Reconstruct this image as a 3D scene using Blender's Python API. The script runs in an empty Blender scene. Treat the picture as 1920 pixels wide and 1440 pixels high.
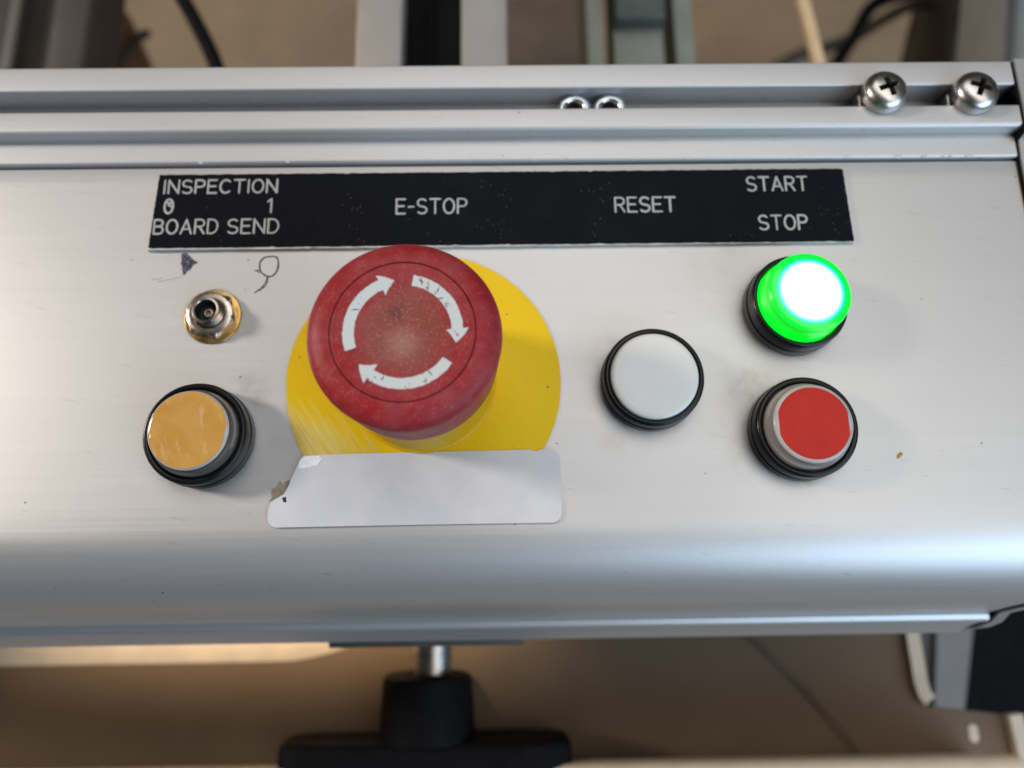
import bpy, bmesh, math, random
from math import sin, cos, pi, radians
from mathutils import Vector, Matrix
random.seed(7)
S = 0.001                                  # everything below is written in millimetres
scene = bpy.context.scene
COL = scene.collection

# ------------------------------------------------------------------ camera
cam = bpy.data.cameras.new("camera")
cam_ob = bpy.data.objects.new("camera", cam)
COL.objects.link(cam_ob)
R3 = Matrix(((0.99986, 0.0121, -0.0112), (-0.01448, 0.96926, -0.24563), (0.00788, 0.24576, 0.9693)))
cam_ob.matrix_world = Matrix.Translation(Vector((17.417, -42.163, 163.577)) * S) @ R3.to_4x4()
cam.sensor_fit = 'HORIZONTAL'
cam.sensor_width = 36.0
cam.lens = 36.0 * 1442.0 / 1920.0
cam.clip_start = 0.005
cam.clip_end = 50.0
cam.dof.use_dof = True
cam.dof.focus_distance = 0.153
cam.dof.aperture_fstop = 8.6
scene.camera = cam_ob

# ------------------------------------------------------------------ world, lamps, exposure
world = bpy.data.worlds.new("World")
scene.world = world
world.use_nodes = True
bg = world.node_tree.nodes["Background"]
bg.inputs[0].default_value = (0.95, 0.97, 1.0, 1)
bg.inputs[1].default_value = 0.025


def area(name, loc, target, size, power, color, size_y=None):
    l = bpy.data.lights.new(name, 'AREA')
    l.energy = power
    l.color = color
    l.shape = 'RECTANGLE'
    l.size = size
    l.size_y = size_y or size
    o = bpy.data.objects.new(name, l)
    COL.objects.link(o)
    o.location = loc
    d = Vector(target) - Vector(loc)
    o.rotation_euler = d.to_track_quat('-Z', 'Y').to_euler()
    return o


area("key_lamp", (-1.80, 0.46, 1.05), (0, 0.0, 0), 0.32, 21.0, (1.0, 0.90, 0.80), 0.32)
area("ceiling_lights", (0.40, 0.47, 1.6), (0.2, 0.30, 0), 2.6, 10.5, (1.0, 0.965, 0.925), 0.95)
area("window_light", (1.36, -1.16, 0.93), (0.10, -0.03, 0), 1.7, 20.5, (0.58, 0.78, 1.0), 1.2)
# unseen spot added behind the console to brighten the strip under the front edge
sl = bpy.data.lights.new("band_fill_light", 'SPOT')
sl.energy = 16.0
sl.color = (1.0, 0.78, 0.56)
sl.spot_size = radians(42)
sl.spot_blend = 1.0
sl.shadow_soft_size = 0.010
so = bpy.data.objects.new("band_fill_light", sl)
COL.objects.link(so)
so.location = (-0.10, 0.205, 0.012)
so.rotation_euler = (Vector((-0.066, -0.066, -0.13)) - Vector(so.location)).to_track_quat('-Z', 'Y').to_euler()

vs = scene.view_settings
vs.view_transform = 'Standard'
vs.look = 'None'
vs.exposure = 0.56
vs.gamma = 1.0
scene.cycles.use_denoising = True
scene.cycles.max_bounces = 10
scene.cycles.caustics_reflective = False
scene.cycles.caustics_refractive = False


# ------------------------------------------------------------------ material helpers
class NT:
    def __init__(s, name):
        s.m = bpy.data.materials.new(name)
        s.m.use_nodes = True
        s.t = s.m.node_tree
        s.b = s.t.nodes["Principled BSDF"]
        tc = s.t.nodes.new("ShaderNodeTexCoord")
        s.co = tc.outputs["Object"]

    def n(s, typ, **kw):
        nd = s.t.nodes.new(typ)
        for k, v in kw.items():
            setattr(nd, k, v)
        return nd

    def link(s, a, b):
        s.t.links.new(a, b)

    def mapped(s, scale, rot=(0, 0, 0), loc=(0, 0, 0)):
        src = s.co
        if any(rot):
            m0 = s.n("ShaderNodeMapping")
            s.link(src, m0.inputs["Vector"])
            m0.inputs["Rotation"].default_value = rot
            src = m0.outputs[0]
        mp = s.n("ShaderNodeMapping")
        s.link(src, mp.inputs["Vector"])
        mp.inputs["Scale"].default_value = scale
        mp.inputs["Location"].default_value = loc
        return mp.outputs[0]

    def noise(s, scale, detail=4, rough=0.55, vec=None, dist=0.0):
        nd = s.n("ShaderNodeTexNoise")
        nd.inputs["Scale"].default_value = scale
        nd.inputs["Detail"].default_value = detail
        nd.inputs["Roughness"].default_value = rough
        nd.inputs["Distortion"].default_value = dist
        s.link(vec if vec is not None else s.co, nd.inputs["Vector"])
        return nd.outputs["Fac"]

    def vor(s, scale, vec=None):
        nd = s.n("ShaderNodeTexVoronoi")
        nd.inputs["Scale"].default_value = scale
        s.link(vec if vec is not None else s.co, nd.inputs["Vector"])
        return nd.outputs["Distance"], nd.outputs["Color"]

    def rng(s, fac, a, b, c=0.0, d=1.0, smooth=False):
        nd = s.n("ShaderNodeMapRange")
        if smooth:
            nd.interpolation_type = 'SMOOTHSTEP'
        for i, v in enumerate((a, b, c, d)):
            nd.inputs[i + 1].default_value = v
        s.link(fac, nd.inputs[0])
        return nd.outputs[0]

    def math(s, op, a, b=None, clamp=False):
        nd = s.n("ShaderNodeMath", operation=op, use_clamp=clamp)
        for i, v in enumerate((a, b)):
            if v is None:
                continue
            if isinstance(v, (int, float)):
                nd.inputs[i].default_value = v
            else:
                s.link(v, nd.inputs[i])
        return nd.outputs[0]

    def mix(s, fac, a, b):
        nd = s.n("ShaderNodeMix", data_type='RGBA')
        for sock, v in ((nd.inputs[0], fac), (nd.inputs[6], a), (nd.inputs[7], b)):
            if isinstance(v, (int, float)):
                sock.default_value = v
            elif isinstance(v, tuple):
                sock.default_value = v if len(v) == 4 else v + (1,)
            else:
                s.link(v, sock)
        return nd.outputs[2]

    def set(s, **kw):
        names = dict(color="Base Color", rough="Roughness", metal="Metallic", spec="Specular IOR Level",
                     coat="Coat Weight", coatr="Coat Roughness", trans="Transmission Weight", ior="IOR",
                     aniso="Anisotropic", emit="Emission Color", estr="Emission Strength", sss="Subsurface Weight",
                     alpha="Alpha", normal="Normal")
        for k, v in kw.items():
            sock = s.b.inputs[names[k]]
            if isinstance(v, (int, float)):
                sock.default_value = v
            elif isinstance(v, tuple):
                sock.default_value = v if len(v) == 4 else v + (1,)
            else:
                s.link(v, sock)
        return s

    def bump(s, h, strength=0.2, dist=0.0002):
        nd = s.n("ShaderNodeBump")
        nd.inputs["Strength"].default_value = strength
        nd.inputs["Distance"].default_value = dist
        s.link(h, nd.inputs["Height"])
        s.link(nd.outputs[0], s.b.inputs["Normal"])
        return s

    def xyz(s):
        sp = s.n("ShaderNodeSeparateXYZ")
        s.link(s.co, sp.inputs[0])
        return sp.outputs

    def radius(s):
        x, y, z = s.xyz()
        return s.math('SQRT', s.math('ADD', s.math('MULTIPLY', x, x), s.math('MULTIPLY', y, y)))


def simple(name, color, rough=0.5, metal=0.0, var=0.12, scale=300.0, bump=0.0, coat=0.0, spec=0.5):
    t = NT(name)
    f = t.noise(scale, 5, 0.6)
    dark = tuple(c * (1 - var) for c in color)
    lite = tuple(min(1, c * (1 + var)) for c in color)
    t.set(color=t.mix(t.rng(f, .3, .7), dark, lite), rough=t.rng(t.noise(scale * .37, 4), .3, .7, max(.02, rough - .07), rough + .07),
          metal=metal, coat=coat, spec=spec)
    if bump:
        t.bump(f, bump, 0.0001)
    return t.m


# anodised, brushed aluminium
def aluminium(name, color, rough, metal, specks=True, streak=1.0, grime=False):
    t = NT(name)
    st = t.noise(1.0, 6, 0.65, t.mapped((14, 1500, 1500)))
    st2 = t.noise(1.0, 3, 0.5, t.mapped((5, 260, 260)))
    cl = t.noise(55, 5, 0.6)
    v = t.math('ADD', t.math('MULTIPLY', t.math('SUBTRACT', st, .5), .20 * streak), t.math('MULTIPLY', t.math('SUBTRACT', st2, .5), .16 * streak))
    v = t.math('ADD', v, t.math('MULTIPLY', t.math('SUBTRACT', cl, .5), .10))
    val = t.math('ADD', v, 0.5, True)
    col = t.mix(val, tuple(c * .72 for c in color), tuple(min(1, c * 1.26) for c in color))
    if specks:
        d, cc = t.vor(150)
        keep = t.math('GREATER_THAN', t.noise(23, 2), .47)
        sp = t.math('MULTIPLY', t.math('LESS_THAN', t.math('ADD', d, t.math('MULTIPLY', t.noise(900, 2), .09)), .072), keep)
        col = t.mix(t.math('MULTIPLY', sp, .75), col, (.06, .055, .055))
        # short hairline scuffs
        sc = t.noise(1.0, 2, .5, t.mapped((130, 2400, 900), (0, 0, .22)))
        col = t.mix(t.math('MULTIPLY', t.math('GREATER_THAN', sc, .718), .38), col, (.25, .25, .26))
    if grime:      # greasy brown smudges that have gathered beside the fittings
        x, y, z = t.xyz()
        tot = None
        for gx, gy, gr, ga in ((-37.5, -1.5, 6.5, .55), (71.5, -3.0, 8.5, .60), (70, -17, 7, .35), (40.5, 6.5, 6, .35), (43, -12, 8, .30), (-56, 31, 5, .15), (66, 30.3, 12, .22), (-30, -12, 4, .2)):
            dx = t.math('SUBTRACT', x, gx * S)
            dy = t.math('SUBTRACT', y, gy * S)
            dd = t.math('SQRT', t.math('ADD', t.math('MULTIPLY', dx, dx), t.math('MULTIPLY', dy, dy)))
            k_ = t.rng(dd, gr * S * .25, gr * S, ga, 0, True)
            tot = k_ if tot is None else t.math('MAXIMUM', tot, k_)
        for gx, gy, r0, r1, ga in ((49.5, -.85, 10.6, 12.6, .8), (82.2, 15.7, 10.6, 12.4, .7), (81, -12.1, 10.6, 12.8, .85), (-46.9, -11.85, 10.6, 12.6, .8), (-47.3, 15.6, 6.1, 7.4, .7), (0, 0, 29.8, 30.9, .55)):
            dx = t.math('SUBTRACT', x, gx * S)
            dy = t.math('SUBTRACT', y, gy * S)
            dd = t.math('SQRT', t.math('ADD', t.math('MULTIPLY', dx, dx), t.math('MULTIPLY', dy, dy)))
            tot = t.math('MAXIMUM', tot, t.rng(dd, r0 * S, r1 * S, ga, 0, True))
        gn = t.rng(t.noise(190, 6, .62), .36, .74, 0, .75)
        col = t.mix(t.math('MULTIPLY', tot, gn), col, (.20, .165, .12))
    t.set(color=col, metal=metal, rough=t.rng(st, .25, .75, rough - .025, rough + .03), aniso=0.0)
    t.bump(st, .06, .00005)
    return t


t = aluminium("anodised_panel", (.625, .62, .617), .475, .76, streak=.8, grime=True)
# brown grime smudges that hug the fittings
M_panel = t.m
M_rail = aluminium("anodised_rail", (.60, .60, .605), .48, .60, specks=True, streak=.4).m
M_endcap = aluminium("end_cap_metal", (.45, .46, .47), .45, .6, streak=.3).m

M_black = simple("black_plastic", (.007, .0075, .009), .27, 0, .1, 300, 0, 0, .30)
M_blackrough = simple("black_moulding", (.005, .005, .006), .6, 0, .3, 300, .1, 0, .07)

# engraved plate
t = NT("black_laminate")
d, cc = t.vor(900)
dust = t.math('MULTIPLY', t.math('LESS_THAN', d, .12), t.math('GREATER_THAN', t.noise(90, 3), .56))
fine = t.math('GREATER_THAN', t.noise(2600, 2), .70)
c = t.mix(t.math('MULTIPLY', fine, .10), (.005, .006, .009), (.30, .30, .30))
c = t.mix(t.math('MULTIPLY', dust, .30), c, (.30, .30, .28))
t.set(color=c, rough=t.rng(t.noise(160, 4), .3, .7, .40, .55), spec=.06)
t.bump(t.noise(1500, 3), .05, .00004)
M_laminate = t.m
M_core = simple("white_core", (.62, .62, .60), .55, 0, .2, 500)
M_letter = simple("engraved_white", (.42, .43, .42), .6, 0, .22, 1800)

# red emergency-stop plastic
def red_plastic(name, top):
    t = NT(name)
    f = t.noise(420, 4)
    base = t.mix(t.rng(f, .35, .65), (.27, .012, .018), (.33, .018, .024))
    d, cc = t.vor(1900)
    dust = t.math('MULTIPLY', t.math('LESS_THAN', d, .19), t.math('GREATER_THAN', t.noise(420, 2), .48))
    rub = t.noise(1.0, 3, .6, t.mapped((900, 260, 400), (0, 0, .7)))
    base = t.mix(t.math('MULTIPLY', dust, .34), base, (.62, .36, .30))
    if top:
        r = t.radius()
        # worn, dusty middle and a finger-grime smudge
        x, y, z = t.xyz()
        cx = t.math('ADD', x, .0012)
        cy = t.math('SUBTRACT', y, .0034)
        rs = t.math('SQRT', t.math('ADD', t.math('MULTIPLY', cx, cx), t.math('MULTIPLY', cy, cy)))
        rs = t.math('ADD', rs, t.math('MULTIPLY', t.math('SUBTRACT', t.noise(700, 4), .5), .0022))
        worn = t.rng(t.math('ADD', r, t.math('MULTIPLY', t.math('SUBTRACT', t.noise(300, 3), .5), .005)), .0045, .0105, .62, 0, True)
        base = t.mix(worn, base, (.225, .070, .048))
        wy = t.math('ADD', y, .0022)
        wr = t.math('SQRT', t.math('ADD', t.math('MULTIPLY', x, x), t.math('MULTIPLY', wy, wy)))
        base = t.mix(t.rng(t.math('ADD', wr, t.math('MULTIPLY', t.math('SUBTRACT', t.noise(900, 4), .5), .003)), .0, .0045, .50, 0, True), base, (.44, .24, .17))  # pale spot: highlight of the dished top, put into the colour
        base = t.mix(t.rng(rs, .0, .0021, .62, 0, True), base, (.07, .02, .022))
        grit = t.math('GREATER_THAN', t.noise(2100, 3, .7), .60)
        base = t.mix(t.math('MULTIPLY', grit, t.rng(r, .004, .0115, .50, .10)), base, (.52, .30, .21))
    base = t.mix(t.rng(rub, .62, .72, 0, .12), base, (.60, .30, .28))
    base = t.mix(t.rng(t.noise(130, 5, .65), .40, .72, .02, .16), base, (.46, .26, .25))
    t.set(color=base, rough=t.rng(t.noise(260, 4), .3, .7, .38, .54), spec=.20)
    t.bump(t.noise(1400, 4), .10, .00006)
    return t.m


M_red = red_plastic("red_mushroom_plastic", False)
M_redtop = red_plastic("red_insert_plastic", True)
t = NT("white_print")
ch = t.noise(620, 5, .7)
t.set(color=t.mix(t.math('GREATER_THAN', ch, .635), (.60, .63, .62), (.16, .03, .03)), rough=.5)
M_print = t.m
M_crack = simple("grime_crack", (.03, .012, .012), .8)

t = NT("yellow_plastic")
t.set(color=t.mix(t.rng(t.noise(200, 4), .3, .7), (.60, .33, .006), (.66, .38, .010)), spec=.2, rough=.45)
M_yellowplastic = t.m

# yellow lacquered disc with diagonal brush marks
t = NT("yellow_brushed_disc")
br = t.noise(1.0, 5, .7, t.mapped((120, 2300, 100), (0, 0, .98)))
br2 = t.noise(1.0, 3, .6, t.mapped((50, 800, 100), (0, 0, .98)))
b = t.math('ADD', t.math('MULTIPLY', br, .6), t.math('MULTIPLY', br2, .4))
x, y, z = t.xyz()
# patch of light on the lower left, put into the colour and metal
sc = t.math('ADD', t.math('ADD', t.math('MULTIPLY', x, -.55), t.math('MULTIPLY', y, -.83)), t.math('MULTIPLY', t.math('SUBTRACT', br2, .5), .016))
sc = t.rng(sc, .0165, .0235, 0, 1, True)
c = t.mix(t.rng(b, .35, .65), (.78, .50, .006), (.84, .56, .012))
c = t.mix(t.math('MULTIPLY', sc, t.rng(b, .36, .62, .15, 1)), c, (.80, .68, .26))
d, cc = t.vor(260)
c = t.mix(t.math('MULTIPLY', t.math('LESS_THAN', t.math('ADD', d, t.math('MULTIPLY', t.noise(900, 2), .1)), .10), t.math('GREATER_THAN', t.noise(60, 2), .52)), c, (.12, .08, .02))
t.set(color=c, metal=t.rng(sc, 0, 1, .08, .6), rough=t.rng(b, .3, .7, .32, .44), spec=.16)
t.bump(t.math('MULTIPLY', b, t.rng(sc, 0, 1, .15, 1)), .30, .00008)
M_disc = t.m

t = NT("white_label_paper")
t.set(color=t.mix(t.rng(t.noise(90, 4), .3, .7), (.585, .59, .625), (.675, .675, .70)), rough=.25, spec=.45)
t.bump(t.noise(110, 3), .12, .0003)
M_label = t.m
M_residue = simple("glue_residue", (.30, .25, .20), .7, 0, .4, 700, .3)
M_torn = simple("torn_paper", (.85, .85, .86), .7, 0, .1, 900, .3)
M_blackink = simple("black_print", (.01, .01, .015), .6)

t = NT("pen_ink")
t.set(color=t.mix(t.rng(t.noise(1600, 4, .7), .52, .62), (.020, .018, .055), (.30, .29, .33)), rough=.55)
M_ink = t.m
t = NT("pen_line_ink")
t.set(color=t.mix(t.rng(t.noise(1400, 4, .7), .50, .70), (.035, .028, .06), (.33, .30, .34)), rough=.55)
M_inkline = t.m
M_yellowdrip = simple("yellow_varnish_spot", (.55, .33, .03), .3)

M_steel = simple("bright_steel", (.55, .53, .51), .30, 1.0, .12, 700, .05)
M_zinc = simple("zinc_plate", (.60, .64, .65), .25, 1.0, .12, 700)
M_brass = simple("brass_washer", (.60, .38, .13), .28, 1.0, .35, 420, .08)
M_nickel = simple("nickel_nut", (.56, .50, .44), .26, 1.0, .18, 500, .05)
M_hole = simple("dark_bore", (.012, .011, .011), .6)
M_recess = simple("recess_dark", (.05, .045, .04), .5, .6)
M_stub = simple("broken_stub", (.30, .25, .20), .45, .7)

M_whitecap = simple("white_button_plastic", (.80, .785, .735), .22, 0, .015, 200, 0, .1, .4)

t = NT("clear_lens")
t.set(color=(.42, .385, .36), rough=.14, trans=.35, ior=1.46, spec=.5)
M_lens = t.m
t = NT("smoky_lens")
t.set(color=(.15, .14, .13), rough=.12, trans=.35, ior=1.46, spec=.6)
M_smoky = t.m
t = NT("frosted_lens_rim")
t.set(color=t.mix(t.rng(t.noise(300, 3), .3, .7), (.50, .46, .44), (.58, .54, .52)), rough=.22, trans=.15, spec=.5)
M_lensrim = t.m

M_skirtcore = simple("smoky_skirt", (.20, .19, .18), .25, 0, .25, 200)
t = NT("amber_film")
cr = t.noise(120, 3, .55, None, .8)
c = t.mix(t.rng(cr, .35, .7), (.57, .285, .055), (.63, .36, .10))
sv = t.noise(1.0, 3, .6, t.mapped((160, 520, 100), (0, 0, 1.2)))
c = t.mix(t.rng(sv, .58, .74, 0, .55), c, (.74, .52, .26))
t.set(color=c, rough=.24, spec=.4, coat=.35, coatr=.08)
pk = t.rng(t.noise(300, 2, .5), .66, .76, 0, 1, True)
t.bump(t.math('ADD', cr, t.math('MULTIPLY', pk, .45)), .55, .0006)
M_amber = t.m
t = NT("red_film")
t.set(color=t.mix(t.rng(t.noise(110, 4), .35, .68), (.46, .014, .008), (.54, .022, .012)), rough=.36, spec=.2)
M_redfilm = t.m

# lit green lens: the lamp behind it glows through, hottest in the middle
t = NT("lit_green_lens")
x, y, z = t.xyz()
r = t.radius()
rm = t.n("ShaderNodeValToRGB")
t.link(t.rng(r, 0.0, .0090), rm.inputs[0])
e = rm.color_ramp.elements
e[0].position = 0.0; e[0].color = (.15, 1.0, .27, 1)
e[1].position = 1.0; e[1].color = (.0, .065, .003, 1)
for p, c in ((.66, (.145, 1.0, .26, 1)), (.735, (.03, .38, .15, 1)), (.79, (.0, .24, .065, 1)), (.84, (.0, .16, .005, 1)), (.92, (.0, .105, .003, 1))):
    q = e.new(p); q.color = c
t.set(color=(.01, .22, .03), rough=.15, emit=rm.outputs[0], estr=8.0, spec=.5)
M_greenface = t.m
t = NT("lit_green_skirt")
x, y, z = t.xyz()
k = t.rng(z, .0045, .0105, 1.05, .36)
t.set(color=(.005, .25, .02), rough=.12, emit=(.0, 1.0, .02), estr=k, spec=.5)
M_greenskirt = t.m

# surroundings
t = NT("workshop_floor")
f1 = t.noise(5, 6, .6)
f2 = t.noise(26, 4, .6)
c = t.mix(t.rng(f1, .3, .7), (.20, .145, .09), (.275, .205, .13))
c = t.mix(t.rng(f2, .45, .75, 0, .5), c, (.34, .22, .15))
t.set(color=c, rough=.6)
M_floor = t.m
t = NT("shaded_beige_plate")
c = t.mix(t.rng(t.noise(14, 4), .3, .7), (.125, .083, .050), (.170, .115, .070))  # beige plate in shade: the darkness is put into this brown
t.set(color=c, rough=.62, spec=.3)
M_trayshade = t.m
M_crease = simple("dark_brown_crease", (.098, .066, .040), .7, 0, .2, 60)
M_beige = simple("beige_paint", (.60, .50, .38), .38, 0, .08, 120, .03)
M_litband = simple("lit_band_beige", (.56, .46, .34), .22, 0, .08, 120, .03)  # band of light on the tray, put into this beige
M_beam = simple("beam_aluminium", (.32, .31, .30), .5, .35, .06, 60)
M_rubber = simple("black_rubber", (.006, .006, .007), .65, 0, .3, 200, 0, 0, .06)
M_greygreen = simple("grey_green_paint", (.26, .265, .215), .5, 0, .12, 60)
M_greydark = simple("dark_green_grey", (.10, .115, .10), .6, 0, .2, 60)
M_darkframe = simple("dark_machine_paint", (.045, .038, .033), .55, 0, .2, 40)
M_lightline = simple("worn_edge_paint", (.11, .105, .095), .5, 0, .15, 60)
M_cardboard = simple("brown_cardboard", (.17, .085, .042), .8, 0, .2, 80)
M_floorshade = simple("floor_shade_brown", (.105, .078, .055), .8, 0, .2, 30)
M_rod = simple("pale_wood", (.60, .44, .26), .5, 0, .12, 100)
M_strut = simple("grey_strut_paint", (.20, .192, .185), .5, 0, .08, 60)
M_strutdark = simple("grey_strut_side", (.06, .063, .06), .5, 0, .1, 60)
M_darkbox = simple("dark_brown_case", (.032, .025, .019), .6, 0, .2, 60)
M_greypost = simple("grey_post_paint", (.18, .185, .18), .5, 0, .1, 60)


# ------------------------------------------------------------------ object helpers
def empty(name, loc=(0, 0, 0), label=None, cat=None, group=None, rot=(0, 0, 0)):
    o = bpy.data.objects.new(name, None)
    o.empty_display_size = .005
    COL.objects.link(o)
    o.location = Vector(loc) * S
    o.rotation_euler = rot
    tag(o, label, cat, group)
    return o


def tag(o, label=None, cat=None, group=None, kind=None):
    if label: o["label"] = label
    if cat: o["category"] = cat
    if group: o["group"] = group
    if kind: o["kind"] = kind
    return o


def finish(name, bm, m, parent=None, loc=(0, 0, 0), smooth=35):
    me = bpy.data.meshes.new(name)
    bmesh.ops.recalc_face_normals(bm, faces=bm.faces[:])
    bmesh.ops.scale(bm, vec=(S, S, S), verts=bm.verts[:])
    bm.to_mesh(me)
    bm.free()
    if smooth:
        me.shade_smooth()
        me.set_sharp_from_angle(angle=radians(smooth))
    me.materials.append(m)
    o = bpy.data.objects.new(name, me)
    COL.objects.link(o)
    o.location = Vector(loc) * S
    if parent: o.parent = parent
    return o


def lathe(bm, prof, seg=96, close=False, rfun=None, cx=0, cy=0):
    """prof: [(r, z)]; r == 0 makes a pole."""
    rings = []
    for r, z in prof:
        if r < 1e-6:
            rings.append([bm.verts.new((cx, cy, z))])
        else:
            rings.append([bm.verts.new((cx + (r if not rfun else rfun(r, 2 * pi * i / seg, z)) * cos(2 * pi * i / seg),
                                        cy + (r if not rfun else rfun(r, 2 * pi * i / seg, z)) * sin(2 * pi * i / seg), z)) for i in range(seg)])
    for a, b in zip(rings, rings[1:]):
        for i in range(seg):
            j = (i + 1) % seg
            if len(a) == 1 and len(b) == 1: continue
            if len(a) == 1: bm.faces.new((a[0], b[i], b[j]))
            elif len(b) == 1: bm.faces.new((a[i], a[j], b[0]))
            else: bm.faces.new((a[i], a[j], b[j], b[i]))
    return bm


def lathe_ob(name, prof, m, parent, loc=(0, 0, 0), seg=96, smooth=35, rfun=None):
    return finish(name, lathe(bmesh.new(), prof, seg, rfun=rfun), m, parent, loc, smooth)


def box(bm, x0, x1, y0, y1, z0, z1, bev=0.0, mat=None):
    vs_ = [bm.verts.new((x, y, z)) for z in (z0, z1) for y in (y0, y1) for x in (x0, x1)]
    f = [bm.faces.new([vs_[i] for i in q]) for q in ((0, 2, 3, 1), (4, 5, 7, 6), (0, 1, 5, 4), (2, 6, 7, 3), (0, 4, 6, 2), (1, 3, 7, 5))]
    if bev:
        es = list({e for q in f for e in q.edges})
        bmesh.ops.bevel(bm, geom=es, offset=bev, segments=3, affect='EDGES', profile=.5)
    return bm


def box_ob(name, b, m, parent=None, bev=0.0, loc=(0, 0, 0)):
    return finish(name, box(bmesh.new(), *b, bev=bev), m, parent, loc, 40)


def prism(bm, pts, z0, z1, tdepth=0):
    """closed outline in xy, extruded z0..z1"""
    lo = [bm.verts.new((x, y, z0)) for x, y in pts]
    hi = [bm.verts.new((x, y, z1)) for x, y in pts]
    n = len(pts)
    bm.faces.new(hi)
    bm.faces.new(lo[::-1])
    for i in range(n):
        j = (i + 1) % n
        bm.faces.new((lo[i], lo[j], hi[j], hi[i]))
    return bm


def extrude_x(bm, sec, xs, cap=True):
    """sec: closed (y, z) outline swept along x stations"""
    rows = [[bm.verts.new((x, y, z)) for y, z in sec] for x in xs]
    n = len(sec)
    for a, b in zip(rows, rows[1:]):
        for i in range(n):
            j = (i + 1) % n
            bm.faces.new((a[i], a[j], b[j], b[i]))
    if cap:
        bm.faces.new(rows[0][::-1])
        bm.faces.new(rows[-1])
    return bm


def tube(bm, pts, r, seg=12, flat=1.0):
    """round tube along points, rounded ends; flat squashes z"""
    P = [Vector(p) for p in pts]
    rows = []
    n = len(P)
    def ring(c, t, rad):
        up = Vector((0, 0, 1)) if abs(t.z) < .95 else Vector((0, 1, 0))
        a = t.cross(up).normalized()
        b = a.cross(t).normalized()
        out = []
        for k in range(seg):
            v = a * cos(2 * pi * k / seg) * rad + b * sin(2 * pi * k / seg) * rad
            v.z *= flat
            out.append(bm.verts.new(c + v))
        return out
    for i, p in enumerate(P):
        t = (P[min(i + 1, n - 1)] - P[max(i - 1, 0)])
        closed = (P[0] - P[-1]).length < 1e-6
        if closed and i in (0, n - 1): t = P[1] - P[-2]
        t.normalize()
        rad = r[i] if isinstance(r, (list, tuple)) else r
        if i == 0 and not closed:
            rows.append(ring(p - t * rad * .92, t, rad * .38))
            rows.append(ring(p - t * rad * .7, t, rad * .72))
        rows.append(ring(p, t, rad))
        if i == n - 1 and not closed:
            rows.append(ring(p + t * rad * .7, t, rad * .72))
            rows.append(ring(p + t * rad * .92, t, rad * .38))
    for a, b in zip(rows, rows[1:]):
        for k in range(seg):
            bm.faces.new((a[k], a[(k + 1) % seg], b[(k + 1) % seg], b[k]))
    bm.faces.new(rows[0][::-1])
    bm.faces.new(rows[-1])
    return bm


def smooth_path(pts, k=8):
    P = [Vector(p) for p in pts]
    out = []
    for i in range(len(P) - 1):
        p0, p1, p2, p3 = P[max(i - 1, 0)], P[i], P[i + 1], P[min(i + 2, len(P) - 1)]
        for j in range(k):
            u = j / k
            out.append(.5 * ((2 * p1) + (p2 - p0) * u + (2 * p0 - 5 * p1 + 4 * p2 - p3) * u * u + (3 * p1 - p0 - 3 * p2 + p3) * u ** 3))
    out.append(P[-1])
    return out


# ------------------------------------------------------------------ the console (panel, slotted rail, end cap)
console = empty("control_console", (0, 0, -55), "long brushed aluminium control console holding all the push buttons", "console")
OFF = (0, 0, 55)
X0, X1 = -290.0, 140.0
xs = [X0 + (X1 - X0) * i / 86 for i in range(87)]

# front panel: flat top, rounded nose, near-vertical front, ribbed lower edge
sec = [(52.75, -3.0), (52.75, -.35), (52.6, -.1), (52.3, 0.0)]
sec += [(y, 0.0) for y in (48, 40, 30, 20, 10, 0, -10, -20, -27)]
sec += [(-31.0, 0.0)]
for i in range(1, 15):
    a = pi / 2 * i / 14 * .90
    sec.append((-31.0 - 17.9 * sin(a), -21.0 * (1 - cos(a))))
sec += [(-49.2, -20.5), (-49.6, -25.0), (-50.6, -31.0), (-51.6, -36.2), (-52.0, -38.2), (-52.6, -38.9), (-53.8, -39.3), (-54.3, -39.9), (-54.5, -41.2),
        (-54.9, -44.0), (-55.8, -48.0), (-56.9, -51.5), (-57.9, -54.0), (-58.1, -55.2), (-57.6, -56.2), (-56.0, -56.8), (-40, -56.8), (52.75, -56.8)]
finish("panel", extrude_x(bmesh.new(), sec, xs), M_panel, console, OFF, 28)

def arc(cy, cz, r, a0, a1, n=5):
    return [(cy + r * cos(radians(a0 + (a1 - a0) * i / n)), cz + r * sin(radians(a0 + (a1 - a0) * i / n))) for i in range(n + 1)]

rail = [(76.8, -55)] + arc(76.3, 4.0, .5, 0, 90) + arc(70.85, 4.0, .5, 90, 180) + [(70.35, -2.1), (61.2, -2.1), (61.2, 2.4), (64.85, 2.4)]
rail += arc(64.45, 4.1, .4, 0, 90) + arc(60.35, 3.35, 1.15, 90, 180, 7) + [(59.2, 1.35), (59.05, .85), (58.85, .80), (58.6, 1.0)]
rail += arc(53.95, .35, .65, 90, 180, 6) + [(53.3, -1.6), (53.3, -55)]
finish("slot_rail", extrude_x(bmesh.new(), rail, xs), M_rail, console, OFF, 28)

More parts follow.
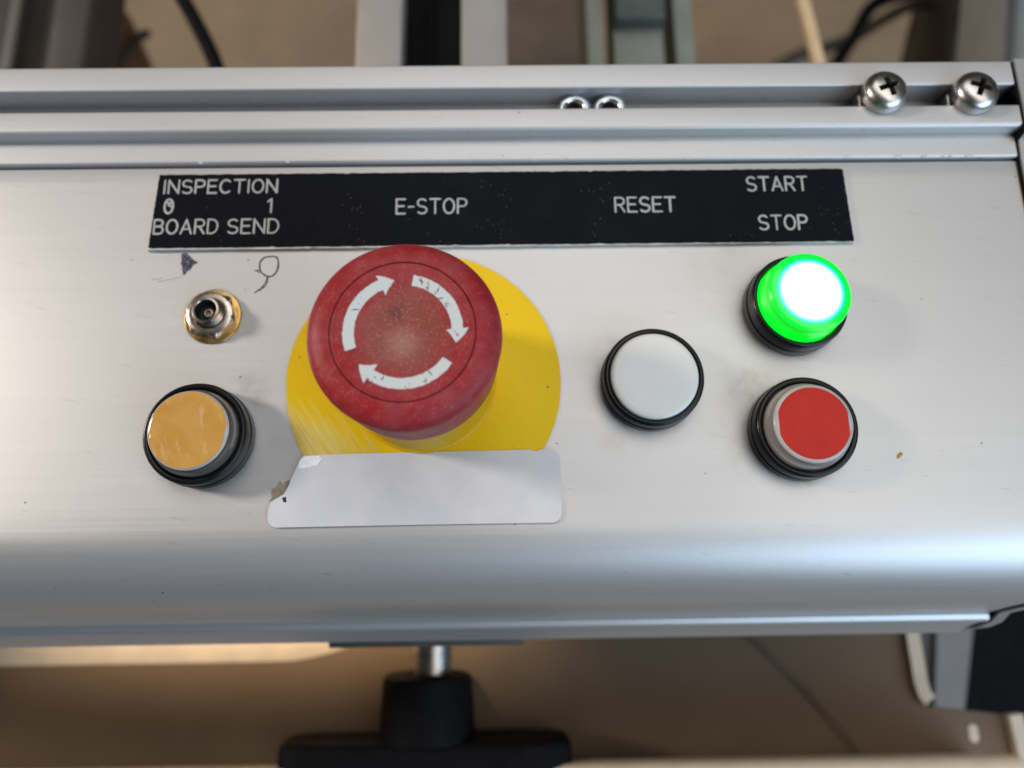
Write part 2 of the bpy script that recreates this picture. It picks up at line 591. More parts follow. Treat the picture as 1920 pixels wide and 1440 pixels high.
# end cap plate, a hair proud of the section, with a dark seam before it
cap = [(77.3, -56), (77.3, 4.7), (76.9, 5.0), (58.6, 5.0), (58.2, 4.6), (57.6, 1.6), (52.4, 1.1), (-31.0, .55)]
for i in range(1, 15):
    a = pi / 2 * i / 14 * .92
    cap.append((-31.0 - 18.6 * sin(a), .55 - 21.8 * (1 - cos(a))))
cap += [(-50.6, -27), (-52.2, -36), (-54.6, -40), (-56.2, -46), (-57.2, -54), (-56.6, -56)]
finish("end_cap", extrude_x(bmesh.new(), cap, [140.75, 140.9, 143.4, 143.6]), M_endcap, console, OFF, 28)
gask = [(y * .992 + .1, z - .55) for y, z in cap]
finish("seam_gasket", extrude_x(bmesh.new(), gask, [140.0, 140.75]), M_rubber, console, OFF, 28)
# dents and chips on the plateau edge
for x, w in ((111.5, 1.6), (117.8, 1.3), (122.2, .9), (124.0, .7), (128.5, 1.8), (99.0, 1.5), (61.5, .8), (25.5, .6), (-32.5, .8), (-53.0, .7)):
    bm = bmesh.new()
    bmesh.ops.create_icosphere(bm, subdivisions=2, radius=1)
    for v in bm.verts:
        v.co = Vector((v.co.x * w * .6, v.co.y * .40, v.co.z * .22)) + Vector((random.uniform(-.08, .08), random.uniform(-.05, .05), 0))
        v.co += Vector((x, 53.62, .86))
    finish("edge_burr", bm, M_rail, console, OFF, 20)

# hand-drawn pen marks: filled triangle and a lollipop loop
tri = [(-55.66, 30.89), (-55.2, 31.2), (-54.72, 31.28), (-54.2, 30.7), (-53.4, 30.0), (-52.7, 29.3), (-51.7, 28.76), (-52.6, 28.2), (-53.2, 27.3), (-54.0, 26.4), (-54.81, 25.54), (-55.0, 26.4), (-55.35, 27.2), (-55.3, 27.9), (-55.75, 28.3), (-55.5, 29.3), (-55.8, 30.0)]
bm = bmesh.new()
dense = []
for a, b in zip(tri, tri[1:] + tri[:1]):
    for k in range(4):
        dense.append((a[0] + (b[0] - a[0]) * k / 4 + random.uniform(-.06, .06), a[1] + (b[1] - a[1]) * k / 4 + random.uniform(-.06, .06)))
finish("pen_triangle", prism(bm, dense, .004, .02), M_ink, console, OFF, 0)
loop = [(-37.65, 28.7), (-36.88, 29.67), (-35.54, 30.02), (-34.01, 29.8), (-33.54, 28.33), (-33.67, 26.7), (-34.5, 25.41), (-35.53, 25.1), (-36.62, 25.6), (-37.43, 26.42), (-37.74, 27.72), (-37.6, 28.9), (-36.7, 29.85)]
tail = [(-35.9, 25.3), (-36.0, 24.1), (-36.6, 22.9), (-37.55, 21.95), (-38.4, 21.25)]
tail2 = [(-35.6, 25.1), (-35.75, 23.8), (-36.3, 22.7), (-37.3, 21.75)]
bm = bmesh.new()
for p, w in ((loop, .21), (tail, .17), (tail2, .13)):
    path = smooth_path([(x, y, .0) for x, y in p], 6)
    tube(bm, path, [w * random.uniform(.75, 1.25) for _ in path], 8, .12)
for x, y, w in ((-38.3, 26.6, .3), (-37.7, 26.2, .22), (-40.4, 29.2, .16), (-40.6, 22.0, .1)):
    tube(bm, [(x - w, y, 0), (x + w, y, 0)], w * .7, 8, .1)
finish("pen_loop", bm, M_inkline, console, OFF, 40)
bm = bmesh.new()
for p in (((-60.5, 24.1), (-57, 24.8), (-55.2, 25.4)), ((-62, 24.7), (-59.5, 25.0))):
    tube(bm, [(x, y, 0) for x, y in p], .045, 6, .1)
finish("pen_scratch", bm, M_inkline, console, OFF, 40)
bm = bmesh.new()
lathe(bm, [(.62, 0.0), (.5, .08), (0, .12)], 20, rfun=lambda r, a, z: r * (1 + .35 * sin(2 * a) + .12 * sin(5 * a)))
finish("yellow_spot", bm, M_yellowdrip, console, (102.5, -17.6, 55.0))

# ------------------------------------------------------------------ engraved label plate
plate = empty("label_plate", (17.7, 41, 0), "black engraved label plate with white wording along the console top", "label plate")
POFF = (-17.7, -41, 0)

def ragged(corners, amp, step=1.2):
    out = []
    n = len(corners)
    for i in range(n):
        a, b = Vector(corners[i]), Vector(corners[(i + 1) % n])
        L = (b - a).length
        k = max(2, int(L / step))
        nrm = Vector((b.y - a.y, a.x - b.x)).normalized()
        for j in range(k):
            p = a.lerp(b, j / k) + nrm * random.uniform(-amp, amp) * (0 if j == 0 else 1)
            if random.random() < .04: p -= nrm * amp * 2.5
            out.append((p.x, p.y))
    return out

pc = [(-62.1, 50.3), (-62.9, 31.9), (98.3, 31.9), (97.85, 50.35)]
finish("core_layer", prism(bmesh.new(), ragged([(-62.2, 50.3), (-63.15, 31.5), (98.35, 31.7), (97.95, 50.4)], .05), 0.0, .95), M_core, plate, POFF, 0)
finish("face_layer", prism(bmesh.new(), ragged(pc, .07, .8), .955, 1.2), M_laminate, plate, POFF, 0)

def arcs(cx, cy, rx, ry, a0, a1, n=10):
    return [(cx + rx * cos(radians(a0 + (a1 - a0) * i / n)), cy + ry * sin(radians(a0 + (a1 - a0) * i / n))) for i in range(n + 1)]

# single-stroke engraver's alphabet on a unit-high cell: width, strokes
GL = {
    'I': (.06, [[(.03, 0), (.03, 1)]]),
    'N': (.66, [[(0, 0), (0, 1), (.66, 0), (.66, 1)]]),
    'S': (.62, [arcs(.31, .745, .29, .255, 35, 270, 12) + arcs(.31, .245, .31, .245, 90, -145, 12)]),
    'P': (.58, [[(0, 0), (0, 1), (.32, 1)] + arcs(.32, .74, .26, .26, 90, -90, 10) + [(0, .48)]]),
    'E': (.56, [[(.56, 0), (0, 0), (0, 1), (.55, 1)], [(0, .52), (.48, .52)]]),
    'C': (.68, [arcs(.36, .5, .36, .5, 48, 312, 20)]),
    'T': (.66, [[(0, 1), (.66, 1)], [(.33, 1), (.33, 0)]]),
    'O': (.70, [arcs(.35, .5, .35, .5, 0, 360, 28)]),
    'B': (.60, [[(0, .53), (.33, .53)] + arcs(.33, .765, .23, .235, -90, 90, 8) + [(0, 1), (0, 0), (.34, 0)] + arcs(.34, .265, .26, .265, -90, 90, 8)]),
    'A': (.70, [[(0, 0), (.35, 1), (.70, 0)], [(.12, .32), (.58, .32)]]),
    'R': (.60, [[(0, 0), (0, 1), (.33, 1)] + arcs(.33, .745, .255, .255, 90, -90, 10) + [(0, .49)], [(.30, .49), (.60, 0)]]),
    'D': (.64, [[(0, 0), (0, 1), (.24, 1)] + arcs(.24, .5, .40, .5, 90, -90, 14) + [(0, 0)]]),
    '0': (.54, [arcs(.27, .5, .27, .5, 0, 360, 28)]),
    '1': (.26, [[(0, .80), (.24, 1), (.24, 0)]]),
    '-': (.34, [[(0, .47), (.34, .47)]]),
}

def word(text, x0, x1, yb, h, w=.245, slant=0.0):
    gap = .24
    tot = sum(GL[c_][0] for c_ in text) + gap * (len(text) - 1)
    k = (x1 - x0) / tot if len(text) > 1 else h
    bm = bmesh.new()
    x = 0.0
    for c_ in text:
        wd, strokes = GL[c_]
        for s_ in strokes:
            pts = [Vector((x0 + (x + px) * k + slant * py * h, yb + py * h, 0)) for px, py in s_]
            runs, cur = [], [pts[0]]
            for q in range(1, len(pts)):
                cur.append(pts[q])
                if q < len(pts) - 1 and (pts[q] - pts[q - 1]).angle(pts[q + 1] - pts[q], 0) > .7:
                    runs.append(cur); cur = [pts[q]]
            runs.append(cur)
            for run in runs:
                zz = 1.2 + random.uniform(-.012, .012)
                wv = w * random.uniform(.84, 1.1)
                tube(bm, [(p.x, p.y, zz) for p in run], wv, 10, .28)
        x += wd + gap
    return finish("lettering", bm, M_letter, plate, POFF, 50)

word("INSPECTION", -60.7, -34.6, 45.5, 3.30)
word("0", -60.15, -57.8, 40.45, 3.55)
word("1", -36.45, -35.3, 40.45, 3.4)
word("BOARD", -62.05, -47.6, 35.35, 3.45)
word("SEND", -45.2, -33.7, 35.3, 3.45)
word("E-STOP", -6.75, 9.4, 39.8, 3.65)
word("RESET", 43.85, 57.75, 39.75, 3.6)
word("START", 74.9, 89.0, 44.8, 3.5)
word("STOP", 76.85, 87.95, 34.95, 3.5)
bm = bmesh.new()
tube(bm, [(-59.6, 43.2, 1.2), (-59.0, 42.9, 1.2), (-58.7, 43.3, 1.2), (-59.3, 42.4, 1.2), (-58.7, 42.2, 1.2)], .26, 8, .25)
finish("zero_blemish", bm, M_letter, plate, POFF, 50)

# ------------------------------------------------------------------ emergency stop
es = empty("emergency_stop_button", (0, 0, 0), "big red mushroom emergency stop button on a yellow disc", "emergency stop")
disc = []
for i in range(240):
    a = 2 * pi * i / 240
    r_ = 30 + random.uniform(-.05, .05) + (.10 * sin(7 * a) if 2.2 < a < 3.6 else 0)
    disc.append((r_ * cos(a), r_ * sin(a)))
finish("legend_disc", prism(bmesh.new(), disc, 0.0, .45), M_disc, es, (0, 0, 0), 0)
lathe_ob("collar", [(15.9, .45), (15.9, 1.2), (15.4, 1.6), (15.0, 8), (14.9, 17), (14.7, 18.9), (10, 18.9)], M_yellowplastic, es)
lathe_ob("mushroom_cap", [(10, 19.0), (15.7, 19.0), (16.2, 19.15), (16.42, 19.6), (16.7, 23.0), (17.02, 28.0), (17.28, 31.6), (17.36, 32.6), (17.32, 33.3), (17.12, 34.05), (16.7, 34.7),
                          (16.1, 35.2), (15.3, 35.6), (14.4, 35.88), (13.6, 36.04), (13.05, 36.08), (12.88, 36.0), (12.84, 35.7), (12.84, 34.6), (12.0, 34.6)], M_red, es, seg=160, smooth=50)
# slightly dished insert
lathe_ob("cap_insert", [(0, 35.62), (2, 35.63), (4, 35.67), (6, 35.73), (8, 35.80), (10, 35.88), (11.6, 35.95), (12.45, 35.98), (12.66, 35.9), (12.70, 35.6), (12.70, 34.6)], M_redtop, es, seg=128, smooth=50)

def topz(r): return 35.62 + .35 * (r / 12.0) ** 2 + .012

def arrow(a_tail, a_neck, a_tip, ri, ro, hi, ho):
    """clockwise curved arrow printed on the insert (angles in degrees, tail > tip)"""
    n = 60
    bm = bmesh.new()
    lo, up = [], []
    for i in range(n + 1):
        a = a_tail + (a_neck - a_tail) * i / n
        j = lambda: random.uniform(-.07, .07) + (random.uniform(-.22, .05) if random.random() < .10 else 0)
        lo.append((ri - j() * .6, a)); up.append((ro + j(), a))
    mid = (ri + ro) / 2
    out = up + [(ho, a_neck + random.uniform(-1.5, 1.5))]
    for q in range(1, 9):
        u = q / 9; out.append((ho + (mid - ho) * u + random.uniform(-.06, .06), a_neck + (a_tip - a_neck) * u))
    out.append((mid, a_tip))
    for q in range(1, 9):
        u = q / 9; out.append((mid + (hi - mid) * u + random.uniform(-.06, .06), a_tip + (a_neck - a_tip) * u))
    out.append((hi, a_neck + random.uniform(-1.5, 1.5)))
    out += lo[::-1]
    vs2 = [bm.verts.new((r * cos(radians(a)), r * sin(radians(a)), topz(r) + .02)) for r, a in out]
    # strip faces for the band, fan for the head
    for i in range(n):
        u0, u1 = vs2[i], vs2[i + 1]
        l0, l1 = vs2[-1 - i], vs2[-2 - i]
        bm.faces.new((u0, u1, l1, l0))
    head = vs2[n:len(vs2) - n]
    bm.faces.new(head)
    g = bmesh.ops.extrude_face_region(bm, geom=bm.faces[:])
    for v in g['geom']:
        if isinstance(v, bmesh.types.BMVert): v.co.z -= .035
    return finish("printed_arrow", bm, M_print, es, (0, 0, 0), 0)

arrow(200.0, 115.5, 100.0, 8.5, 10.5, 7.35, 11.45)
arrow(80.5, 2.0, -14.0, 8.5, 10.5, 7.4, 11.5)
arrow(-34.5, -125.0, -141.0, 8.5, 10.5, 7.3, 11.4)
bm = bmesh.new()
for r0, a0, r1, a1 in ((8.7, 153, 9.9, 157), (9.0, 69, 10.4, 73), (8.9, 51, 10.2, 52), (8.5, 44, 9.2, 40), (8.5, -58, 9.7, -57), (8.6, -111, 9.6, -112), (9.4, -118, 9.6, -120), (9.6, 68, 9.9, 75)):
    p = lambda r, a: (r * cos(radians(a)), r * sin(radians(a)), topz(r) + .015)
    rm_ = (r0 + r1) / 2 + random.uniform(-.1, .1)
    tube(bm, [p(r0, a0), p(rm_, (a0 + a1) / 2 + random.uniform(-1, 1)), p(r1, a1)], [.06, .13, .05], 6, .3)
finish("cracks", bm, M_crack, es, (0, 0, 0), 40)

# ------------------------------------------------------------------ white sticker
st = empty("blank_sticker", (0, -23, 0), "white rectangular sticker with torn upper left corner below the red mushroom button", "sticker")
SOFF = (0, 23, 0)
out = [(-24.3, -16.0), (-12, -15.75), (0.8, -15.6), (14, -15.5)]
out += [(23.2, -15.4), (23.6, -15.7), (24.6, -15.75), (25.0, -15.4), (27.2, -15.35)] + arcs(27.2, -17.5, 2.15, 2.15, 88, 0, 6)
out += [(29.35, -24), (29.3, -28.9)] + arcs(27.3, -28.8, 2.0, 2.1, 0, -90, 6)
out += [(14, -30.9), (0, -30.92), (-15, -31.0)] + arcs(-30.2, -29.1, 2.0, 2.0, -90, -180, 6)
out += [(-32.2, -27.3), (-31.7, -25.9), (-30.4, -25.0), (-29.2, -24.3), (-28.5, -23.2), (-28.0, -22.0), (-27.4, -20.2), (-26.7, -18.6), (-26.1, -17.3), (-25.3, -16.3)]
bm = bmesh.new()
prism(bm, out, .47, .62)
bmesh.ops.triangulate(bm, faces=[f for f in bm.faces if len(f.verts) > 4])
finish("sticker_sheet", bm, M_label, st, SOFF, 0)
torn = [(-26.2, -17.4), (-25.2, -16.2), (-22.0, -16.1), (-21.4, -16.9), (-22.6, -18.3), (-25.6, -18.8), (-26.6, -18.6)]
finish("torn_flap", prism(bmesh.new(), ragged(torn, .12, .5), .63, .74), M_torn, st, SOFF, 0)
resid = [(-32.0, -25.7), (-31.8, -22.9), (-31.0, -22.6), (-30.2, -21.3), (-29.4, -22.3), (-28.4, -21.3), (-28.0, -21.9), (-29.2, -24.1), (-30.4, -24.8)]
finish("glue_residue", prism(bmesh.new(), ragged(resid, .15, .5), 0.0, .03), M_residue, st, SOFF, 0)
finish("print_scrap", prism(bmesh.new(), [(-29.4, -25.0), (-28.6, -24.7), (-28.4, -25.9), (-29.0, -25.9)], .62, .635), M_blackink, st, SOFF, 0)

# ------------------------------------------------------------------ toggle switch body with its lever missing
tg = empty("toggle_switch", (-47.3, 15.6, 0), "brass washered toggle switch bushing with its lever broken off", "toggle switch")
lathe_ob("washer", [(3, 0), (6.35, 0), (6.4, .25), (6.25, .55), (5.9, .62), (3, .62)], M_brass, tg, seg=64,
         rfun=lambda r, a, z: r + (.045 * sin(9 * a) if r > 6 else 0))
def hexr(R_, a):
    k = (a + .25) % (pi / 3) - pi / 6
    return R_ * cos(pi / 6) / cos(k)
lathe_ob("hex_nut", [(3.0, .62), (5.35, .62), (5.35, 1.7), (5.0, 2.25), (4.55, 2.45), (3.6, 2.45), (3.3, 2.2)], M_nickel, tg, seg=96, smooth=30,
         rfun=lambda r, a, z: min(hexr(5.75, a), r * 1.0 + .55) if r > 5.2 else r)
prof = [(3.15, 2.2)]
for i in range(5):
    prof += [(3.15, 2.3 + i * .42), (2.85, 2.5 + i * .42)]
prof += [(3.0, 4.5), (2.85, 4.75), (2.45, 4.8), (2.3, 4.6), (2.25, 2.0), (0, 2.0)]
lathe_ob("bushing", prof, M_nickel, tg, seg=64, smooth=30)
lathe_ob("bore", [(2.24, 4.35), (2.2, 2.1), (0, 2.05)], M_hole, tg, seg=48)
lathe_ob("lever_stub", [(1.15, 2.1), (1.1, 3.2), (.9, 3.4), (.6, 3.35), (.5, 2.7), (0, 2.6)], M_stub, tg, loc=(.25, -.25, 0), seg=32)

# ------------------------------------------------------------------ push buttons
BEZ = [(0, 0.1), (10.75, 0.1), (10.9, .3), (10.9, 2.3), (10.55, 2.5), (10.5, 2.75), (10.75, 2.95), (10.75, 5.3), (10.62, 5.75), (10.3, 6.0), (9.95, 6.02), (9.62, 5.85), (9.5, 5.4), (9.45, 3.5), (0, 3.5)]

def push_button(loc, label, rot=(0, 0, 0)):
    o = empty("push_button", loc, label, "push button", "round push buttons on the console", rot)
    lathe_ob("bezel", BEZ, M_black, o, seg=128, smooth=40)
    return o

b = push_button((49.5, -.85, 0), "white push button with glossy flush cap under the word RESET")
lathe_ob("button_cap", [(9.38, 3.6), (9.38, 5.95), (9.32, 6.25), (9.15, 6.5), (8.85, 6.65), (8.3, 6.72), (6, 6.78), (0, 6.84)], M_whitecap, b, seg=128, smooth=60)

b = push_button((82.2, 15.7, 0), "push button lit bright green under the word STOP", (radians(-1.5), radians(3.2), 0))
lathe_ob("lens_skirt", [(9.3, 3.6), (9.3, 6.4), (9.25, 7.1), (9.1, 7.3), (9.05, 9.5), (9.0, 10.2)], M_greenskirt, b, seg=128, smooth=40)
lathe_ob("lens", [(9.0, 10.2), (8.9, 10.65), (8.6, 10.95), (8.1, 11.1), (6, 11.25), (3, 11.35), (0, 11.38)], M_greenface, b, seg=128, smooth=60)

def flat_disc(R_, flat):
    out = []
    for i in range(120):
        a = 2 * pi * i / 120
        x, y = R_ * cos(a), R_ * sin(a)
        out.append((max(-flat, min(flat, x)), y))
    return out

def lens_button(loc, label, film, R_, flat, rot=(0, 0, 0), frot=0.0, lens_r=8.25, h=9.2, skirt=None):
    o = push_button(loc, label, rot)
    lathe_ob("lens_skirt", [(9.15, 3.6), (9.15, 6.2), (9.0, 6.6), (lens_r + .25, 6.75), (lens_r + .15, 7.1), (lens_r, 7.3), (lens_r, h - .5)], skirt or M_lens, o, seg=128, smooth=40)
    lathe_ob("skirt_core", [(8.7, 3.55), (8.7, 6.3), (lens_r - .35, 6.5), (lens_r - .35, h - .6)], M_skirtcore, o, seg=96, smooth=40)
    lathe_ob("lens_rim", [(lens_r, h - .5), (lens_r - .05, h - .2), (lens_r - .3, h), (lens_r - .9, h + .06), (0, h + .1)], M_lensrim, o, seg=128, smooth=50)
    bm = prism(bmesh.new(), flat_disc(R_, flat), h + .07, h + .16)
    f = finish("colour_film", bm, film, o, (0, 0, 0), 0)
    f.rotation_euler.z = frot
    return o

lens_button((81.0, -12.1, 0), "push button with a plain red face below the lit green one", M_redfilm, 7.5, 7.15, (0, 0, 0), 0)
lens_button((-46.9, -11.85, 0), "push button with a crumpled amber film face left of the yellow disc", M_amber, 7.9, 7.55, (0, 0, 0), -.15, skirt=M_smoky)

# ------------------------------------------------------------------ screws and nuts in the slot
def phillips_screw(loc, rotz, label):
    o = empty("pan_head_screw", loc, label, "screw", "pan head screws in the slot rail", (0, 0, rotz))
    bm = bmesh.new()
    prof = [(0, 0), (4.9, 0), (5.1, .15), (5.15, .8), (5.15, 1.5), (5.0, 2.15), (4.65, 2.75), (4.0, 3.3), (3.1, 3.7), (2.0, 3.95), (1.0, 4.07), (0, 4.1)]
    lathe(bm, prof, 72)
    head = finish("screw_head", bm, M_steel, o, (0, 0, 0), 50)
    bm = bmesh.new()
    # tapered cross cutter
    for ang in (0, pi / 2):
        vv = []
        for z, L, W in ((1.2, .8, .36), (4.6, 3.05, .74)):
            for sx, sy in ((-1, -1), (1, -1), (1, 1), (-1, 1)):
                x, y = sx * L, sy * W
                vv.append(bm.verts.new((x * cos(ang) - y * sin(ang), x * sin(ang) + y * cos(ang), z + (0.002 if ang else 0))))
        bm.faces.new(vv[3::-1]); bm.faces.new(vv[4:])
        for i in range(4):
            j = (i + 1) % 4
            bm.faces.new((vv[i], vv[j], vv[4 + j], vv[4 + i]))
    cut = finish("cutter", bm, M_recess, None, (0, 0, 0), 0)
    md = head.modifiers.new("cross", 'BOOLEAN')
    md.operation = 'DIFFERENCE'
    md.object = cut
    md.solver = 'EXACT'
    md.use_self = True
    head.parent = None
    bpy.context.view_layer.update()
    dg = bpy.context.evaluated_depsgraph_get()
    me = bpy.data.meshes.new_from_object(head.evaluated_get(dg))
    me.name = "screw_head"
    head.modifiers.clear()
    head.data = me
    head.parent = o
    bpy.data.objects.remove(cut)
    if len(me.materials) < 2: me.materials.append(M_recess)
    for p in me.polygons:
        c_ = p.center / S
        rr = math.hypot(c_.x, c_.y)
        dome = 4.1 - (rr / 4.75) ** 2 * 1.6
        p.material_index = 1 if (rr < 2.9 and c_.z < dome - .35 and c_.z > .5) else 0
    me.shade_smooth(); me.set_sharp_from_angle(angle=radians(35))
    # the square nut it is threaded into, down in the slot
    n = box_ob("slot_nut", (-4.4, 1.6, -2.6, 2.6, -5.9, -2.4), M_zinc, o, .4)
    n.rotation_euler.z = -rotz
    lathe_ob("shank", [(2.0, -2.5), (2.0, 0.0)], M_steel, o, seg=24)
    return o

phillips_screw((107.8, 67.4, 4.65), .30, "silver cross head screw, the one farther from the end cap")
phillips_screw((129.2, 67.1, 4.65), -.38, "silver cross head screw nearest the end cap")

def slot_nut(loc, rz, label):
    o = empty("slot_nut", loc, label, "nut", "loose nuts in the slot rail", (0, 0, rz))
    lathe_ob("nut_body", [(1.9, -2.0), (3.8, -2.0), (3.9, -1.7), (3.9, .2), (3.75, .6), (3.2, .85), (2.6, .8), (2.1, .45), (1.9, -.3), (1.85, -2)], M_zinc, o, seg=72, smooth=45,
             rfun=lambda r, a, z: min(r, hexr(4.35, a)) if r > 3.5 else r)
    lathe_ob("thread_bore", [(2.05, .3), (1.75, -.2), (1.95, -.5), (1.7, -.9), (1.9, -1.2), (0, -1.6)], M_recess, o, seg=40, smooth=20)
    return o

slot_nut((35.2, 66.4, 1.3), .1, "zinc nut half hidden in the slot, farther from the screws")
slot_nut((43.7, 66.4, 1.3), .42, "zinc nut half hidden in the slot, nearer the screws")

# ------------------------------------------------------------------ clamp knob under the console front
ck = empty("clamp_knob", (-9, -62, -112), "black plastic clamp knob on a steel stem under the console front", "clamp knob")
KOFF = (9, 62, 112)
box_ob("clamp_plate", (-31, 22, -59.7, -40, -66, -57), M_strutdark, ck, .4, KOFF)
bm = bmesh.new()
def ycyl(bm, prof, cx, cz, seg=64):
    """lathe about a y-parallel axis; prof (r, y)"""
    tmp = bmesh.new()
    lathe(tmp, [(r, -y) for r, y in prof], seg)
    for v in tmp.verts:
        x, y, z = v.co
        v.co = (cx + x, -z, cz + y)
    me = bpy.data.meshes.new("tmp"); tmp.to_mesh(me); tmp.free()
    bm.from_mesh(me); bpy.data.meshes.remove(me)
    return bm
finish("stem", ycyl(bm, [(0, -50), (6.4, -50), (6.4, -76), (0, -76)], -7.5, -112), M_steel, ck, KOFF, 40)
finish("hub", ycyl(bmesh.new(), [(0, -72.6), (13.2, -72.6), (14.6, -73.4), (15.0, -75), (16.0, -93), (0, -93)], -9.2, -112), M_blackrough, ck, KOFF, 40)
bm = bmesh.new()
pts = []
for i in range(96):
    a = 2 * pi * i / 96
    ex = 2.0 / 5.0
    x = 47.5 * (abs(cos(a)) ** ex) * (1 if cos(a) >= 0 else -1)
    y = 12.0 * (abs(sin(a)) ** ex) * (1 if sin(a) >= 0 else -1)
    pts.append((x, y))
prism(bm, pts, -16, 10)
bmesh.ops.rotate(bm, cent=(0, 0, 0), matrix=Matrix.Rotation(radians(90), 3, 'X'), verts=bm.verts[:])
for v in bm.verts:
    v.co += Vector((-9.3, -108.0, -112))
es_ = [e for e in bm.edges if len(e.link_faces) == 2 and any(len(f.verts) > 20 for f in e.link_faces)]
bmesh.ops.bevel(bm, geom=es_, offset=3.0, segments=4, affect='EDGES', profile=.5)
finish("grip_bar", bm, M_blackrough, ck, KOFF, 60)

# ------------------------------------------------------------------ beige folded tray, its plate coloured brown as shade, below the console
tr = empty("sheet_tray", (0, -90, -132), "beige folded metal tray, its plate coloured brown as shade, beneath the console", "tray")
TOFF = (0, 90, 132)
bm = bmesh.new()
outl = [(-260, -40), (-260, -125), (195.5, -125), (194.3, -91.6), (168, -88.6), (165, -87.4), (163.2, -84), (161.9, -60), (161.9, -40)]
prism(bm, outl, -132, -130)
finish("tray_plate", bm, M_trayshade, tr, TOFF, 0)
def ribbon_wall(name, pts, h0, h1, th, m):
    """upright folded edge following pts (x, y)"""
    bm = bmesh.new()
    L = [Vector((x, y, 0)) for x, y in pts]
    rows = []
    for i, p in enumerate(L):
        t_ = (L[min(i + 1, len(L) - 1)] - L[max(i - 1, 0)]).normalized()
        nn = Vector((-t_.y, t_.x, 0)) * th
        rows.append([bm.verts.new((p.x, p.y, h0)), bm.verts.new((p.x, p.y, h1)), bm.verts.new((p.x + nn.x, p.y + nn.y, h1)), bm.verts.new((p.x + nn.x, p.y + nn.y, h0))])
    for a, b_ in zip(rows, rows[1:]):
        for k in range(4):
            bm.faces.new((a[k], a[(k + 1) % 4], b_[(k + 1) % 4], b_[k]))
    bm.faces.new(rows[0][::-1]); bm.faces.new(rows[-1])
    return finish(name, bm, m, tr, TOFF, 40)
ribbon_wall("folded_edge", [(165.6, -87.6), (163.6, -85), (162.6, -80), (161.9, -60), (161.9, -40)], -130, -127, -4.8, M_beige)
ribbon_wall("folded_edge", [(196.6, -126), (195.2, -100), (194.3, -91.4)], -130, -126.5, -5.0, M_beige)
# front lip: rounded folded bar
lip = arc(-102.4, -104.0, 3.0, 20, 90, 8) + [(-112, -101), (-112, -130), (-106, -130), (-99.6, -110)]
finish("front_lip", extrude_x(bmesh.new(), lip, [-260, -100, 0, 100, 178, 181]), M_beige, tr, TOFF, 35)
# flush beige sheet standing in for a band of light, left half only
strip = [(-69.9, -130), (-69.8, -129.88), (-69.6, -129.85), (-60, -129.85), (-45, -129.85), (-45, -130)]
bm = extrude_x(bmesh.new(), strip, [-260 + 8 * i for i in range(31)])
for v in bm.verts:          # right end tapered to the outline of the light
    if v.co.x > -62 and v.co.y < -58:
        v.co.y += 11.5 * ((v.co.x + 62) / 42) ** 1.5
finish("light_band", bm, M_litband, tr, TOFF, 40)
lathe_ob("slot_hole", [(0, .25), (1.6, .25), (1.6, 0)], M_beige, tr, (182.6, -7.6, 2.0), 24, 40, rfun=lambda r, a, z: r * (1 + .9 * abs(sin(a)) ** 2))
crease = smooth_path([(104, -62, -129.7), (122, -80, -129.7), (136, -98, -129.7), (141, -106, -129.7)], 5)
finish("fold_crease", tube(bmesh.new(), crease, 1.4, 10, .3), M_crease, tr, TOFF, 60)

# ------------------------------------------------------------------ grey strut and black upright at the lower right
sr = empty("support_strut", (212, -80, -260), "grey metal strut beyond the right edge of the folded tray", "strut")
def skew_box(name, top, bot, z0, z1, m, parent, off):
    """flat bar whose xy outline is given by its two ends"""
    (xa, xb, ya), (xc, xd, yb) = top, bot
    bm = bmesh.new()
    prism(bm, [(xa, ya), (xc, yb), (xd, yb), (xb, ya)], z0, z1)
    return finish(name, bm, m, parent, off, 30)
o_ = (-212, 80, 260)
skew_box("flange", (217.5, 236.5, -40), (202.0, 213.0, -125), -206, -200, M_strut, sr, o_)
skew_box("web", (207.5, 217.3, -40), (192.0, 201.8, -125), -212, -203, M_strutdark, sr, o_)
bp = empty("black_upright", (270, -80, -300), "black panel standing behind the grey strut at lower right", "panel")
skew_box("face_sheet", (228, 320, -20), (210, 264, -190), -262, -256, M_rubber, bp, (-270, 80, 300))
skew_box("edge_rib", (262, 266, -20), (238, 242, -190), -256, -252, M_blackrough, bp, (-270, 80, 300))

# ------------------------------------------------------------------ floor and things behind the console
bm = bmesh.new()
g = 3000
vs4 = [bm.verts.new((x, y, -450)) for x, y in ((-g, -g), (g, -g), (g, g), (-g, g))]
bm.faces.new(vs4)
tag(finish("floor", bm, M_floor, None, (0, 0, 0), 0), "brown workshop floor far below the console", None, None, "structure")

mt = box_ob("floor_shade", (16, 104, 330, 900, -449.6, -446), M_floorshade, None, 1.0)  # dark sheet added on the floor to stand for shade there
tag(mt, "dark brown patch added as shade on the workshop floor between the aluminium beam and the guide channel", "mat")  # no real mat: the sheet is added as shade

bmz = empty("profile_beam", (-5, 200, -80), "light aluminium beam with a black slot running away behind the console", "beam")
BO = (5, -200, 80)
box_ob("side_lip", (-31, -15.3, 76.8, 420, -100, -60), M_beam, bmz, .8, BO)
box_ob("side_lip", (4.6, 20.4, 76.8, 420, -100, -60), M_beam, bmz, .8, BO)
box_ob("slot_strip", (-15.3, 4.6, 76.8, 420, -100, -68), M_rubber, bmz, 0, BO)
box_ob("slot_ridge", (-7.5, -5.8, 76.8, 420, -68, -66.5), M_blackrough, bmz, .3, BO)

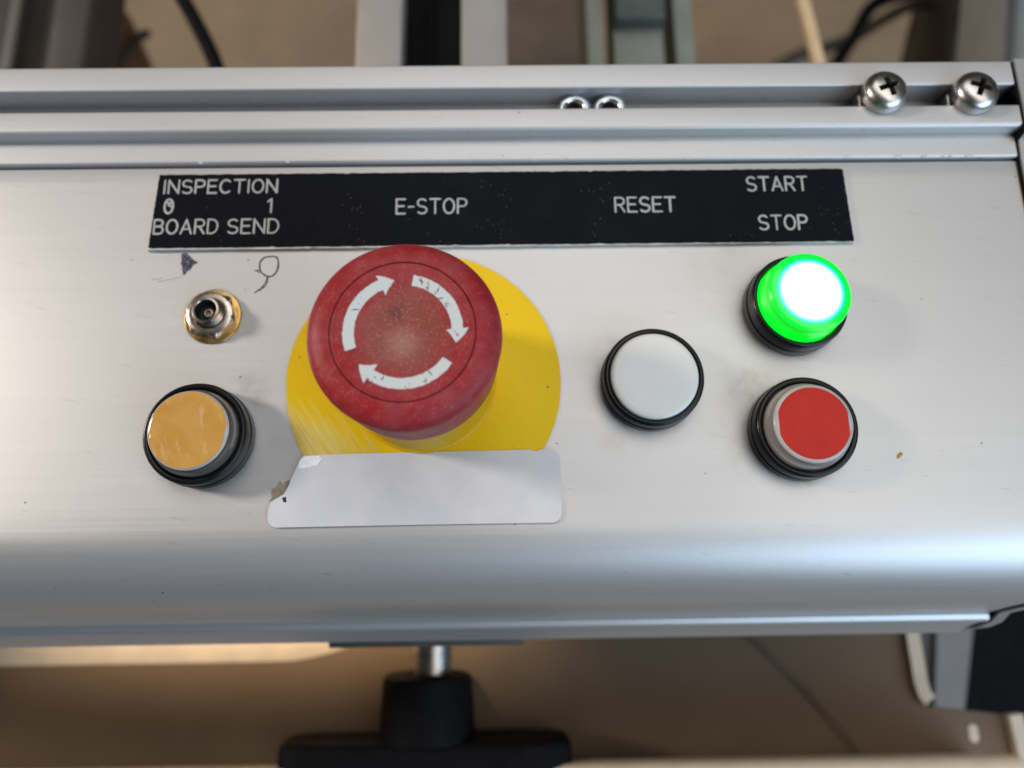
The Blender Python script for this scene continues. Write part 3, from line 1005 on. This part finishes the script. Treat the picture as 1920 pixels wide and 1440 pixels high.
gc = empty("guide_channel", (78, 250, -140), "grey green slotted guide channel right of the aluminium beam", "channel")
GO = (-78, -250, 140)
box_ob("side_strip", (55, 62, 76.8, 460, -150, -120), M_greygreen, gc, .6, GO)
box_ob("side_strip", (93, 101.2, 76.8, 460, -150, -120), M_greygreen, gc, .6, GO)
box_ob("centre_strip", (66.8, 88.4, 76.8, 460, -140, -122), M_greygreen, gc, .6, GO)
box_ob("dark_stretch", (66.9, 88.3, 188, 330, -121.9, -114), M_greydark, gc, 1.0, GO)  # darker stretch on the far part of the centre strip

mf = empty("machine_frame", (-220, 250, -180), "dark grooved machine frame behind the console at far left", "machine frame")
FO = (220, -250, 180)
box_ob("frame_bar", (-330, -190.8, 100, 420, -160, -124), M_darkframe, mf, 2, FO)
box_ob("frame_bar", (-177, -160, 100, 420, -150, -122), M_darkframe, mf, 3, FO)
box_ob("groove_strip", (-190.8, -177, 100, 420, -160, -128), M_darkbox, mf, .5, FO)
box_ob("edge_strip", (-194.5, -190.0, 100, 420, -124, -121), M_lightline, mf, .8, FO)

cb = empty("cardboard_box", (-236, 300, -290), "small brown cardboard box behind the console beside the dark frame", "box", None, (0, 0, .45))
box_ob("carton", (-17, 16, -13, 30, 0, 38), M_cardboard, cb, .6)
box_ob("carton_flap", (-17, 15.8, -14.2, -13.2, 4, 37), M_cardboard, cb, .2)

def cable(name, pts, r, m, label, group=None):
    o = finish(name, tube(bmesh.new(), smooth_path(pts, 8), r, 14), m, None, (0, 0, 0), 80)
    return tag(o, label, "cable", group)
cable("cable", [(-150, 250, -125), (-127, 216, -122), (-112, 190, -120), (-102.5, 170, -120), (-97, 150, -122), (-95, 110, -140)], 3.2, M_rubber, "thick black cable curving down behind the console left of the beam")
cable("cable", [(-262, 318, -262), (-247, 297, -255), (-232, 278, -252), (-216, 258, -250), (-200, 225, -252)], 4.6, M_rubber, "short black cable crossing in front of the brown cardboard box")
cable("cable", [(-206, 296, -256), (-212, 284, -250), (-222, 262, -250), (-226, 240, -252)], 2.8, M_darkbox, "thin dark cable leaning beside the brown cardboard box")
cable("cable", [(330, 380, -320), (286, 352, -300), (268, 326, -300), (251, 300, -300), (232, 262, -305)], 4.6, M_rubber, "dark cable running straight down right of the pale rod")
cable("cable", [(345, 352, -300), (317, 352, -300), (292, 340, -300), (270, 326, -300), (246, 316, -300), (228, 312, -302), (200, 300, -310)], 3.8, M_darkbox, "dark cable crossing sideways right of the pale rod")
o = finish("pale_rod", box(bmesh.new(), -2.2, 2.2, -80, 80, -2, 2, .5), M_rod, None, (152.5, 180, -120), 40)
o.rotation_euler.z = radians(6)
tag(o, "thin pale wooden rod lying behind the console near the right screws", "rod")

dc = empty("dark_case", (330, 300, -330), "dark brown case standing behind the right end of the console", "case", None, (0, 0, -.33))
box_ob("case_body", (-23, 60, -90, 90, 0, 80), M_darkbox, dc, 2)
box_ob("case_lid", (-21, 58, -88, 88, 80.2, 84), M_darkbox, dc, 1)
gp = empty("grey_post", (250, 190, -160), "grey metal post behind the console at the far right corner", "post", None, (0, 0, -.22))
box_ob("post_bar", (-12, 40, -110, 110, 0, 40), M_greypost, gp, 1.5)
box_ob("post_edge", (-12.0, -9.0, -110, 110, 40.2, 42), M_strutdark, gp, .5)
